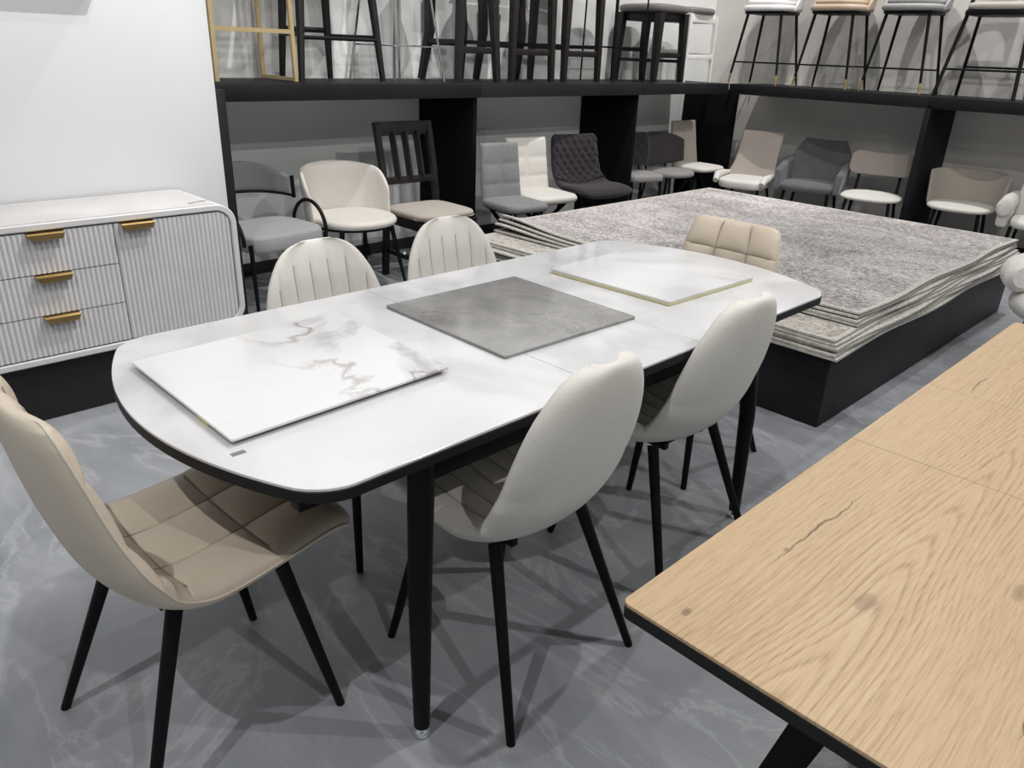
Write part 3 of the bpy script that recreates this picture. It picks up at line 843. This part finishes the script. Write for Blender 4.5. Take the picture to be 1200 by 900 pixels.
# 4-5 panel chairs on crossed legs
def panel_chair(label, loc, rz, mat, lab=None, fold=False):
    t = thing('side_chair', label, 'chair', loc, rz, CG)
    def pf(u, v):
        a = .010*(1-math.exp(-(abs(u)/.10)**1.4)); b = 1
        for r in (.36, .7): b *= 1-math.exp(-(abs(v-r)/.05)**1.4)*.8
        return a*b+.003
    shell([(.185, .44), (.205, .55), (.225, .68), (.25, .84)], lambda v: .198-.012*v, .05, lambda v: .02, pf, 40, 50).build('backrest', mat, t, 60)
    MB().pad(sellipse(.21, .21, 5, .24), .42, .475, .012, .026).build('seat', mat, t)
    for a in (45, -45):
        c, s = cos(radians(a)), sin(radians(a))
        m = MB(); m.tube([(-.24*c, -.24*s, 0), (-.20*c, -.20*s, .025), (.06*c, .06*s, .27), (.19*c, .19*s, .41)], [.020]*4, 4, roll=pi/4, flat=.6); m.build('crossed_leg', 'black_metal', t, 25)
        m = MB(); m.tube([(.24*c, .24*s, 0), (.20*c, .20*s, .025), (-.06*c, -.06*s, .27), (-.19*c, -.19*s, .41)], [.020]*4, 4, roll=pi/4, flat=.6); m.build('crossed_leg', 'black_metal', t, 25)
    MB().box((0, 0, .412), (.32, .32, .014), .003).build('under_frame', 'black_metal', t)
    return t
panel_chair('grey tweed chair on crossed black legs right of the first black divider', (3.825, 3.855, 0), -8, 'grey_fabric').scale = (.86, .9, 1)
panel_chair('cream panelled chair on crossed black legs beside the grey tweed chair', (4.25, 4.0, 0), -9, 'ivory_fabric')
# 6 quilted velvet chair
def quilt(u, v):
    if v < .5: return .004*sin(u*9)*0+.004
    a = (u*3.2+v*9) % 1; b = (u*3.2-v*9) % 1
    return .017*min(1, min(min(a, 1-a), min(b, 1-b))*3.4)**.7
P6 = [(-.25, .425), (-.215, .455), (-.10, .462), (.05, .445), (.14, .455), (.19, .52), (.215, .62), (.235, .73), (.255, .845)]
t = thing('velvet_chair', 'dark plum velvet chair with diamond quilted back against the second black divider', 'chair', (4.76, 3.97, 0), -12, CG)
def w6(v):
    return .12+.13*min(1, v/.10)**.5-.03*max(0, (v-.40)/.6) if v < .94 else .222-.03*((v-.94)/.06)**2
w = shell(P6, w6, lambda v: .055, lambda v: .02+.05*math.exp(-((v-.52)/.16)**2), quilt, 60, 110)
half = 111*61
A = MB(); B = MB(); vv = [.5*(1-cos(pi*k/110))/2+.5*k/110 for k in range(111)]
for f in w.f:
    i = min((ix % half)//61 for ix in f); d = B if vv[i] >= .5 else A; d.f.append(f); d.mi.append(0)
for d in (A, B):
    used = sorted({i for f in d.f for i in f}); mp = {o: n for n, o in enumerate(used)}; d.v = [w.v[i] for i in used]; d.f = [tuple(mp[i] for i in f) for f in d.f]
weld(A.build('seat', 'plum_velvet', t, 60)); weld(B.build('backrest', 'plum_velvet', t, 60))
for sx in (-1, 1):
    leg(t, (sx*.15, -.14, .42), (sx*.215, -.22, 0), .014, .009); leg(t, (sx*.15, .12, .42), (sx*.22, .22, 0), .014, .009)
# 7 small black tufted-back chair half behind divider
t = thing('side_chair', 'small chair with black tufted back and grey seat half hidden behind the second black divider', 'chair', (5.83, 4.29, 0), -20, CG)
shell([(.165, .50), (.18, .60), (.20, .70), (.215, .79)], lambda v: (.185-.05*abs(2*v-1)**3), .07, lambda v: .05,
      lambda u, v: .012*abs(sin(u*7+v*9)*sin(u*7-v*9)), 44, 44).build('backrest', 'char_velvet', t, 60)
MB().pad(sellipse(.195, .19, 4, .20), .40, .46, .010, .02).build('seat', 'smoke_fabric', t)
for sx in (-1, 1):
    leg(t, (sx*.15, -.15, .40), (sx*.16, -.17, 0), .014, .011); leg(t, (sx*.15, .15, .40), (sx*.16, .19, 0), .014, .011)
    rleg(t, [(sx*.12, .17, .40), (sx*.12, .185, .55)], .010, name='back_post')
# 8 charcoal round-back chair
t = thing('side_chair', 'charcoal round-backed chair with smoke grey round seat', 'chair', (6.30, 4.275, 0), -8, CG)
tub(.25, .21, .47, lambda th: .775-.06*(abs(th)/1.35)**2.5, 1.38, .034, .14, .02, zbot=lambda th: .47+.05*(abs(th)/1.35)**2).build('backrest', 'char_fabric', t)
MB().pad(sellipse(.225, .205, 2.2, .235), .405, .455, .012, .024).build('seat', 'smoke_fabric', t)
for sx in (-1, 1):
    leg(t, (sx*.14, -.15, .41), (sx*.16, -.20, 0), .012, .010); leg(t, (sx*.14, .14, .41), (sx*.18, .20, 0), .012, .010)
    rleg(t, [(sx*.13, .15, .40), (sx*.14, .205, .52)], .010, name='back_post')
# 9 tall beige panel back chair in the corner
t = thing('side_chair', 'tall-backed beige chair with white seat beside the corner black panel', 'chair', (6.765, 4.275, 0), -4, CG)
shell([(.17, .44), (.20, .58), (.225, .72), (.25, .86)], lambda v: .195-.015*v, .045, lambda v: .025, lambda u, v: .008*(1-math.exp(-(abs(u-.25+.5*(v-.5))/.06)**1.4)), 40, 44).build('backrest', 'sand', t, 60)
MB().pad(sellipse(.205, .20, 4, .235), .425, .47, .012, .022).build('seat', 'ivory_fabric', t)
for a in (40, -40, 140, -140):
    c, s = cos(radians(a)), sin(radians(a)); m = MB(); m.tube([(.03*c, .03*s, .41), (.25*c, .25*s, 0)], [.02, .016], 4, roll=pi/4); m.build('leg', 'black_metal', t, 25)
# right wall ------------------------------------------------------------
t = thing('side_chair', 'taupe swoop-backed chair with pale seat and low side wings, leftmost under the right ledge', 'chair', (6.719, 3.690, 0), -77, CG); t.scale = (1.045, 1.045, .94)
shell([(.15, .42), (.21, .52), (.28, .68), (.345, .87)], lambda v: .175+.065*(1-v)**3+.012*v, .04, lambda v: .05*(1-v), None, 36, 40).build('backrest', 'taupe', t, 60)
MB().pad(sellipse(.205, .19, 4, .26), .37, .455, .012, .03).build('seat', 'ivory_fabric', t)
for sx in (-1, 1):
    m = MB(); m.tube([(sx*.205, -.23, .43), (sx*.215, -.17, .475), (sx*.22, .0, .475), (sx*.205, .15, .47)], [.03, .04, .035, .02], 12, flat=.75); m.build('side_wing', 'ivory_fabric', t)
    leg(t, (sx*.16, -.17, .38), (sx*.20, -.22, 0), .013, .009); leg(t, (sx*.15, .14, .38), (sx*.20, .24, 0), .013, .009)
t = thing('armchair', 'grey velvet armchair with angular back and sloping arms under the right ledge', 'chair', (6.960, 3.165, 0), -77, CG); t.scale = (1.045, 1.045, .94)
shell([(.17, .42), (.215, .54), (.26, .68), (.31, .835)], lambda v: .245 if v < .72 else .245-.075*((v-.72)/.28)**.9, .06, lambda v: .03, None, 40, 50).build('backrest', 'grey_velvet', t, 60)
MB().pad(sellipse(.235, .21, 4.5, .25), .39, .465, .012, .03).build('seat', 'grey_velvet', t)
for sx in (-1, 1):
    m = MB(); pts = []
    P = [(sx*.25, -.235, .40), (sx*.265, -.20, .58), (sx*.262, .0, .635), (sx*.25, .19, .66), (sx*.235, .21, .42), (sx*.24, -.19, .39)]
    bm_ = MB(); inn = [(sx*.225+0*p[0], p[1], p[2]) for p in P]; n = len(P)
    outp = [(sx*(abs(p[0])+.02), p[1], p[2]) for p in P]
    bm_.add(inn+outp, [tuple(range(n)), tuple(range(n, 2*n))[::-1]]+[(k, (k+1) % n, n+(k+1) % n, n+k) for k in range(n)])
    o = bm_.build('armrest', 'grey_velvet', t, 40); bv = o.modifiers.new('bevel', 'BEVEL'); bv.width = .016; bv.segments = 3
    leg(t, (sx*.18, -.18, .40), (sx*.21, -.22, 0), .014, .009); leg(t, (sx*.17, .16, .40), (sx*.21, .23, 0), .014, .009)
t = thing('side_chair', 'taupe split-back chair with cream seat left of the right ledge divider', 'chair', (6.855, 2.574, 0), -77, CG); t.scale = (1.045, 1.045, .94)
shell([(.22, .585), (.24, .65), (.262, .72), (.285, .785)], lambda v: .245-.05*abs(2*v-1)**4, .045, lambda v: .05, None, 44, 40).build('backrest', 'taupe', t, 60)
MB().pad(sellipse(.23, .20, 2.8, .24), .415, .45, .030, .02).build('seat', 'ivory_fabric', t)
for sx in (-1, 1):
    rleg(t, [(sx*.16, .14, .41), (sx*.16, .20, .50), (sx*.16, .235, .64)], .012, name='back_post')
    leg(t, (sx*.16, -.16, .415), (sx*.20, -.21, 0), .013, .009); leg(t, (sx*.16, .15, .415), (sx*.20, .23, 0), .013, .009)
t = thing('tub_chair', 'sand coloured tub chair with pale seat right of the right ledge divider', 'chair', (7.033, 1.915, 0), -82, CG); t.scale = (1.045, 1.045, .94)
tub(.255, .235, .42, lambda th: .725-.02*(abs(th)/1.4)**2, 1.42, .04, .16, .10).build('backrest', 'sand', t)
MB().pad(sellipse(.235, .20, 2.6, .25), .415, .455, .022, .022).build('seat', 'ivory_fabric', t)
for sx in (-1, 1):
    leg(t, (sx*.15, -.16, .415), (sx*.18, -.20, 0), .014, .010); leg(t, (sx*.15, .14, .415), (sx*.19, .21, 0), .014, .010)
t = thing('armchair', 'ivory armchair with fat rolled arms at the right edge of the photo', 'chair', (6.918, 1.275, 0), -82, CG); t.scale = (1.045, 1.045, .94)
shell([(.17, .40), (.21, .54), (.25, .66), (.285, .77)], lambda v: .25-.03*v, .07, lambda v: .04, None, 36, 36).build('backrest', 'ivory_fabric', t, 60)
MB().pad(sellipse(.225, .20, 4, .25), .38, .45, .014, .03).build('seat', 'ivory_fabric', t)
for sx in (-1, 1):
    m = MB(); m.tube([(sx*.265, -.255, .535), (sx*.265, -.24, .535), (sx*.265, .0, .545), (sx*.255, .20, .56)], [.055, .075, .075, .06], 20, flat=.72); m.box((sx*.262, -.02, .45), (.075, .42, .14), .025)
    m.build('armrest', 'ivory_fabric', t)
    leg(t, (sx*.20, -.18, .39), (sx*.22, -.22, 0), .013, .009); leg(t, (sx*.18, .16, .39), (sx*.21, .23, 0), .013, .009)
# boucle chair beyond the oak table
t = thing('boucle_chair', 'white boucle chair with puffy rolls on gold legs behind the oak table', 'chair', (4.33, .60, 0), -60, None)
MB().pad(sellipse(.25, .25, 2.2), .36, .48, .02, .06).build('seat', 'boucle', t)
m = MB(); m.tube([(.245*sin(a), .235*cos(a), .555) for a in [-1.75+3.5*k/28 for k in range(29)]], [.05]+[.078]*27+[.05], 16); m.build('backrest', 'boucle', t)
for a in (45, 135, 225, 315):
    c, s = cos(radians(a)), sin(radians(a)); leg(t, (.16*c, .16*s, .37), (.20*c, .20*s, 0), .013, .009, 'gold')

# ------------------------------------------------------------------ stools on the ledges
SG = 'bar stools on top of the ledges'
def sthing(name, label, x, y, rz=0): return thing(name, label, 'bar stool', (x, y, LZ+.0058), rz, SG)
# gold square frame stool
t = sthing('bar_stool', 'gold square-tube framed stool, leftmost on the back ledge', 2.17, 4.43)
for sx in (-1, 1):
    for sy in (-1, 1): MB().bar((sx*.235, sy*.19, 0), (sx*.225, sy*.18, .72), .022).build('leg', 'gold_paint', t, 25)
    MB().bar((sx*.235, -.18, .012), (sx*.235, .18, .012), .018).build('floor_rail', 'gold_paint', t, 25)
MB().bar((-.23, -.185, .26), (.23, -.185, .26), .022).build('footrest', 'gold_paint', t, 25)
MB().bar((-.23, .185, .26), (.23, .185, .26), .018).build('stretcher', 'gold_paint', t, 25)
MB().pad(sellipse(.24, .20, 5), .72, .77, .012, .02).build('seat', 'ivory', t)
shell([(.155, .78), (.175, .88), (.19, .98), (.20, 1.08)], lambda v: .225, .04, lambda v: .03, None, 24, 24).build('backrest', 'ivory', t, 60)  # unseen back, added for its shadow on the wall behind
# black tapered-leg stool
t = sthing('bar_stool', 'black round-legged stool with thick tapered legs beside the gold framed stool', 2.70, 4.43)
for sx, sy, fx, fy in ((-1, -1, -.245, -.17), (1, -1, .325, -.17), (-1, 1, -.17, .19), (1, 1, .17, .19)):
    m = MB(); m.tube([(fx*.78, fy*.78, .70), (fx, fy, 0)], [.030, .018], 14); m.build('leg', 'black_wood', t)
MB().tube([(-.235, -.165, .235), (.315, -.165, .235)], .011, 8).build('footrest', 'black_metal', t)
MB().tube([(-.16, .18, .28), (.16, .18, .28)], .016, 8).build('stretcher', 'black_wood', t)
for sx, a, b in ((-1, -.235, -.165), (1, .315, .165)): MB().tube([(a, -.16, .25), (b, .18, .25)], .012, 8).build('stretcher', 'black_wood', t)
MB().pad(sellipse(.27, .20, 3), .70, .76, .012, .025).build('seat', 'grey_pad', t)
tub(.25, .19, .755, lambda th: .98, 1.3, .04, .05).build('backrest', 'grey_pad', t)  # back above the view, added to shade the back wall
# chrome wire stool
t = sthing('bar_stool', 'thin chrome wire-legged stool on the back ledge', 3.25, 4.42)
for fx, fy in ((-.14, -.17), (.265, -.17), (-.25, .17), (.15, .17)):
    MB().tube([(fx*.6, fy*.6, .72), (fx, fy, 0)], .0075, 8).build('leg', 'chrome', t)
q = [(-.128, -.155), (.24, -.155), (.137, .155), (-.225, .155)]
MB().tube([(x, y, .21) for x, y in q], .005, 8, closed=True).build('footrest', 'chrome', t)
MB().pad(sellipse(.20, .19, 2.4), .72, .77, .012, .02).build('seat', 'char_fabric', t)
tub(.19, .18, .765, lambda th: .95, 1.2, .035, .05).build('backrest', 'char_fabric', t)  # unseen back, put in to throw more shadow on the wall
# dark wood bar chairs
def wood_stool(label, x, y, w, d, seatz, splay, mat='espresso', seat='char_fabric', lw=.05, rails=(.20, .25), curve=.0, rear=None, over=.04, back=False):
    t = sthing('bar_stool', label, x, y)
    rw = rear or w
    for sx in (-1, 1):
        m = MB(); m.tube([(sx*(w/2-splay), -d/2+splay*.5, seatz), (sx*w/2, -d/2, 0)], [lw*.72, lw*.5], 4, roll=pi/4); m.build('leg', mat, t, 25)
        m = MB(); m.tube([(sx*(rw/2-splay), d/2-splay*.5-.05*0, seatz), (sx*(rw/2-splay*.6), d/2-.04*curve, .32), (sx*rw/2, d/2+.02*curve, 0)], [lw*.72, lw*.66, lw*.5], 4, roll=pi/4); m.build('leg', mat, t, 25)
        k = splay*(1-rails[1]/seatz)*0
        MB().bar((sx*(w/2-splay*.35), -d/2+.02, rails[1]), (sx*(rw/2-splay*.35), d/2-.02, rails[1]), .026).build('stretcher', mat, t, 25)
    MB().box((0, -d/2+splay*.15, rails[0]), (w-splay*.6-.02, .022, .042), .003).build('footrest', mat, t)
    MB().box((0, d/2-splay*.15, rails[0]+.04), (rw-splay*.6-.02, .02, .035), .003).build('stretcher', mat, t)
    MB().box((0, 0, seatz-.03), (w-splay*2, d-splay, .07), .004).build('seat_frame', mat, t)
    if back:  # posts and back above the view, added to darken the wall with their shadow
        for sx in (-1, 1): MB().bar((sx*(rw/2-splay-.01), d/2-splay*.4, seatz-.02), (sx*(rw/2-splay-.005), d/2+.05, seatz+.40), lw*.75).build('back_post', mat, t, 25)
        shell([(d/2-.02, seatz+.12), (d/2, seatz+.22), (d/2+.02, seatz+.32), (d/2+.035, seatz+.43)], lambda v: rw/2-splay+.02, .035, lambda v: .02, None, 20, 20).build('backrest', seat, t, 60)
    MB().pad(sellipse(w/2-splay+over, d/2-splay*.5+.03, 4), seatz+.005, seatz+.055, .012, .02).build('seat', seat, t)
    return t
wood_stool('dark wood stool with splayed legs between the chrome stool and the straight dark stool', 3.80, 4.42, .36, .38, .70, .05, lw=.056, curve=1, back=True)
wood_stool('dark wood counter stool with square seat frame, left of the two straight dark stools', 4.34, 4.42, .42, .36, .66, .02, lw=.052, curve=1, back=True)
wood_stool('dark wood counter stool with square seat frame, right of the two straight dark stools', 4.89, 4.42, .40, .36, .66, .015, lw=.052, back=True)
# thin wire stool
t = sthing('bar_stool', 'thin black wire-framed stool in front of the oval-seated black stool', 5.40, 4.36)
for fx, fy in ((-.20, -.19), (.20, -.19), (-.20, .15), (.20, .15)):
    MB().tube([(fx, fy, 0), (fx*.95, fy*.95, .70)], .007, 8).build('leg', 'black_metal', t)
MB().tube([(-.195, -.185, .26), (.195, -.185, .26), (.195, .145, .26), (-.195, .145, .26)], .006, 8, closed=True).build('footrest', 'black_metal', t)
MB().pad(sellipse(.20, .18, 3), .70, .74, .01, .018).build('seat', 'char_fabric', t)
# black wood stool, grey oval seat
t = wood_stool('black wood stool with a grey oval padded seat on the back ledge', 5.98, 4.40, .40, .42, .545, .025, 'black_wood', 'brown_seat', lw=.06, rails=(.215, .17))
for ch in list(t.children):
    if ch.name.startswith('seat') and not ch.name.startswith('seat_frame'): ch.scale = (1.15, 1.12, 1.15); ch.location.z = -.085
# white framed stool
wood_stool('white framed stool with a grey-brown flat seat at the corner end of the back ledge', 6.455, 4.38, .42, .36, .555, .006, 'white_paint', 'brown_seat', lw=.034, rails=(.21, .23), over=.006)
# padded bucket stools on the right ledge
def bucket(label, y, mat, rz=-90):
    t = thing('bar_stool', label, 'bar stool', (7.15, y, LZ+.0058), rz, SG)
    tub(.235, .215, .62, lambda th: .90-.16*(abs(th)/1.75)**2-.06*max(0, (abs(th)-1.3)/.4)**2, 1.80, .036, .06, .12).build('backrest', mat, t)
    MB().pad(sellipse(.235, .21, 3.4, .235), .615, .665, .0, .022).build('seat_base', mat, t)
    MB().pad(sellipse(.20, .17, 3.4, .215), .664, .70, .008, .016).build('seat', mat, t)
    MB().box((0, -.01, .605), (.37, .33, .026), .004).build('under_frame', 'black_metal', t)
    for sx in (-1, 1):
        for sy in (-1, 1):
            a = Vector((sx*.165, sy*.14-.005, .60)); b = Vector((sx*.245, sy*.20, 0)); k = a.lerp(b, .86)
            l = MB().tube([a, k], [.0135, .0105], 12).build('leg', 'black_metal', t)
            if sy < 0: MB().tube([k, b], [.0105, .0085], 12).build('leg_tip', 'gold', l)['label'] = 'brass gold leg tip'
            else: MB().tube([k, b], [.0105, .0085], 12).build('leg_tip', 'black_metal', l)
    q = [(-.222, -.182), (.222, -.182), (.222, .182), (-.222, .182)]
    MB().tube([(x, y_, .185) for x, y_ in q], .0065, 8, closed=True).build('footrest', 'black_metal', t)
    return t
bucket('white padded bucket stool with gold-tipped black legs on the right ledge', 3.92, 'stool_white')
bucket('tan padded bucket stool with gold-tipped black legs on the right ledge', 3.27, 'tan')
bucket('grey padded bucket stool with gold-tipped black legs on the right ledge', 2.66, 'stool_grey')
t = thing('bar_stool', 'black metal framed bar stool with cream seat, rightmost on the right ledge', 'bar stool', (7.16, 2.02, LZ+.0058), -90, SG)
for sx in (-1, 1):
    MB().tube([(sx*.285, -.22, 0), (sx*.215, -.08, .62), (sx*.195, .0, .98)], [.014]*3, 10).build('leg', 'black_metal', t)
    MB().tube([(sx*.255, .23, 0), (sx*.20, .16, .60)], [.013]*2, 10).build('leg', 'black_metal', t)
    MB().tube([(sx*.262, -.17, .20), (sx*.245, .20, .20)], .008, 8).build('stretcher', 'black_metal', t)
MB().tube([(-.262, -.175, .20), (.262, -.175, .20)], .008, 8).build('footrest', 'black_metal', t)
MB().tube([(-.24, .205, .22), (.24, .205, .22)], .008, 8).build('stretcher', 'black_metal', t)
MB().box((0, 0, .60), (.42, .36, .035), .004).build('seat_frame', 'black_metal', t)
MB().pad(sellipse(.225, .20, 4), .62, .67, .008, .022).build('seat', 'sand', t)
tub(.22, .20, .86, lambda th: 1.02, 1.0, .03, .05).build('backrest', 'sand', t)

# wall socket plate in the second bay
t = thing('wall_socket', 'small white socket plate on the wall above the grey tweed chair', 'wall socket', (4.32, 4.745, .80))
MB().box((0, 0, 0), (.075, .008, .115), .003).build('cover_plate', 'plate_white', t)
MB().box((0, -.005, .02), (.03, .004, .025), .001).build('outlet', 'plate_white', t); MB().box((0, -.005, -.02), (.03, .004, .025), .001).build('outlet', 'plate_white', t)

# ------------------------------------------------------------------ light
def spot(loc, to, power, size=120, blend=.6, rad=.045, col=(1, .985, .965)):
    l = bpy.data.lights.new('ceiling_spot', 'SPOT'); l.energy = power; l.spot_size = radians(size); l.spot_blend = blend; l.shadow_soft_size = rad; l.color = col
    o = bpy.data.objects.new('ceiling_spot', l); C.objects.link(o); o.location = loc
    o.rotation_euler = (Vector(to)-Vector(loc)).to_track_quat('-Z', 'Y').to_euler(); return o
for x, y, p in ((1.75, .75, 110), (.4, -2.0, 125), (3.0, -1.3, 160), (-1.0, .7, 150), (4.6, 1.2, 110), (2.2, 2.25, 60)):
    spot((x, y, 3.95), (x, y+.1+(1.6 if y < -1 else 0), 0), p, 150, .6, .025)
spot((2.4, 2.0, 3.95), (.55, 3.3, .75), 300, 44, .5, .02)
for x, y, tx, ty, p in ((2.9, 3.25, 2.9, 4.75, 165), (5.2, 3.25, 5.2, 4.75, 165), (6.62, 3.15, 7.5, 3.15, 160), (6.60, 1.35, 7.5, 1.5, 150)):
    spot((x, y, 3.95), (tx, ty, 1.35), p, 104, .5, .02)
W = bpy.data.worlds.new('world'); SC.world = W; W.use_nodes = True
wt = W.node_tree; bg = wt.nodes['Background']
tc = wt.nodes.new('ShaderNodeTexCoord'); sp = wt.nodes.new('ShaderNodeSeparateXYZ'); rm = wt.nodes.new('ShaderNodeValToRGB')
wt.links.new(tc.outputs['Generated'], sp.inputs[0]); wt.links.new(sp.outputs[2], rm.inputs[0]); wt.links.new(rm.outputs[0], bg.inputs[0])
for e, (p, v) in zip([rm.color_ramp.elements[0], rm.color_ramp.elements[1]]+[rm.color_ramp.elements.new(q) for q in (.11, .2, .5)], ((0, 1.0), (1, .035), (.11, .9), (.2, .16), (.5, .06))):
    e.position = p; e.color = (v*.96, v*.985, v, 1)
bg.inputs[1].default_value = .37

vs = SC.view_settings; vs.view_transform = 'Standard'; vs.look = 'None'; vs.gamma = 1; vs.exposure = .08; vs.use_curve_mapping = False
SC.cycles.use_denoising = True
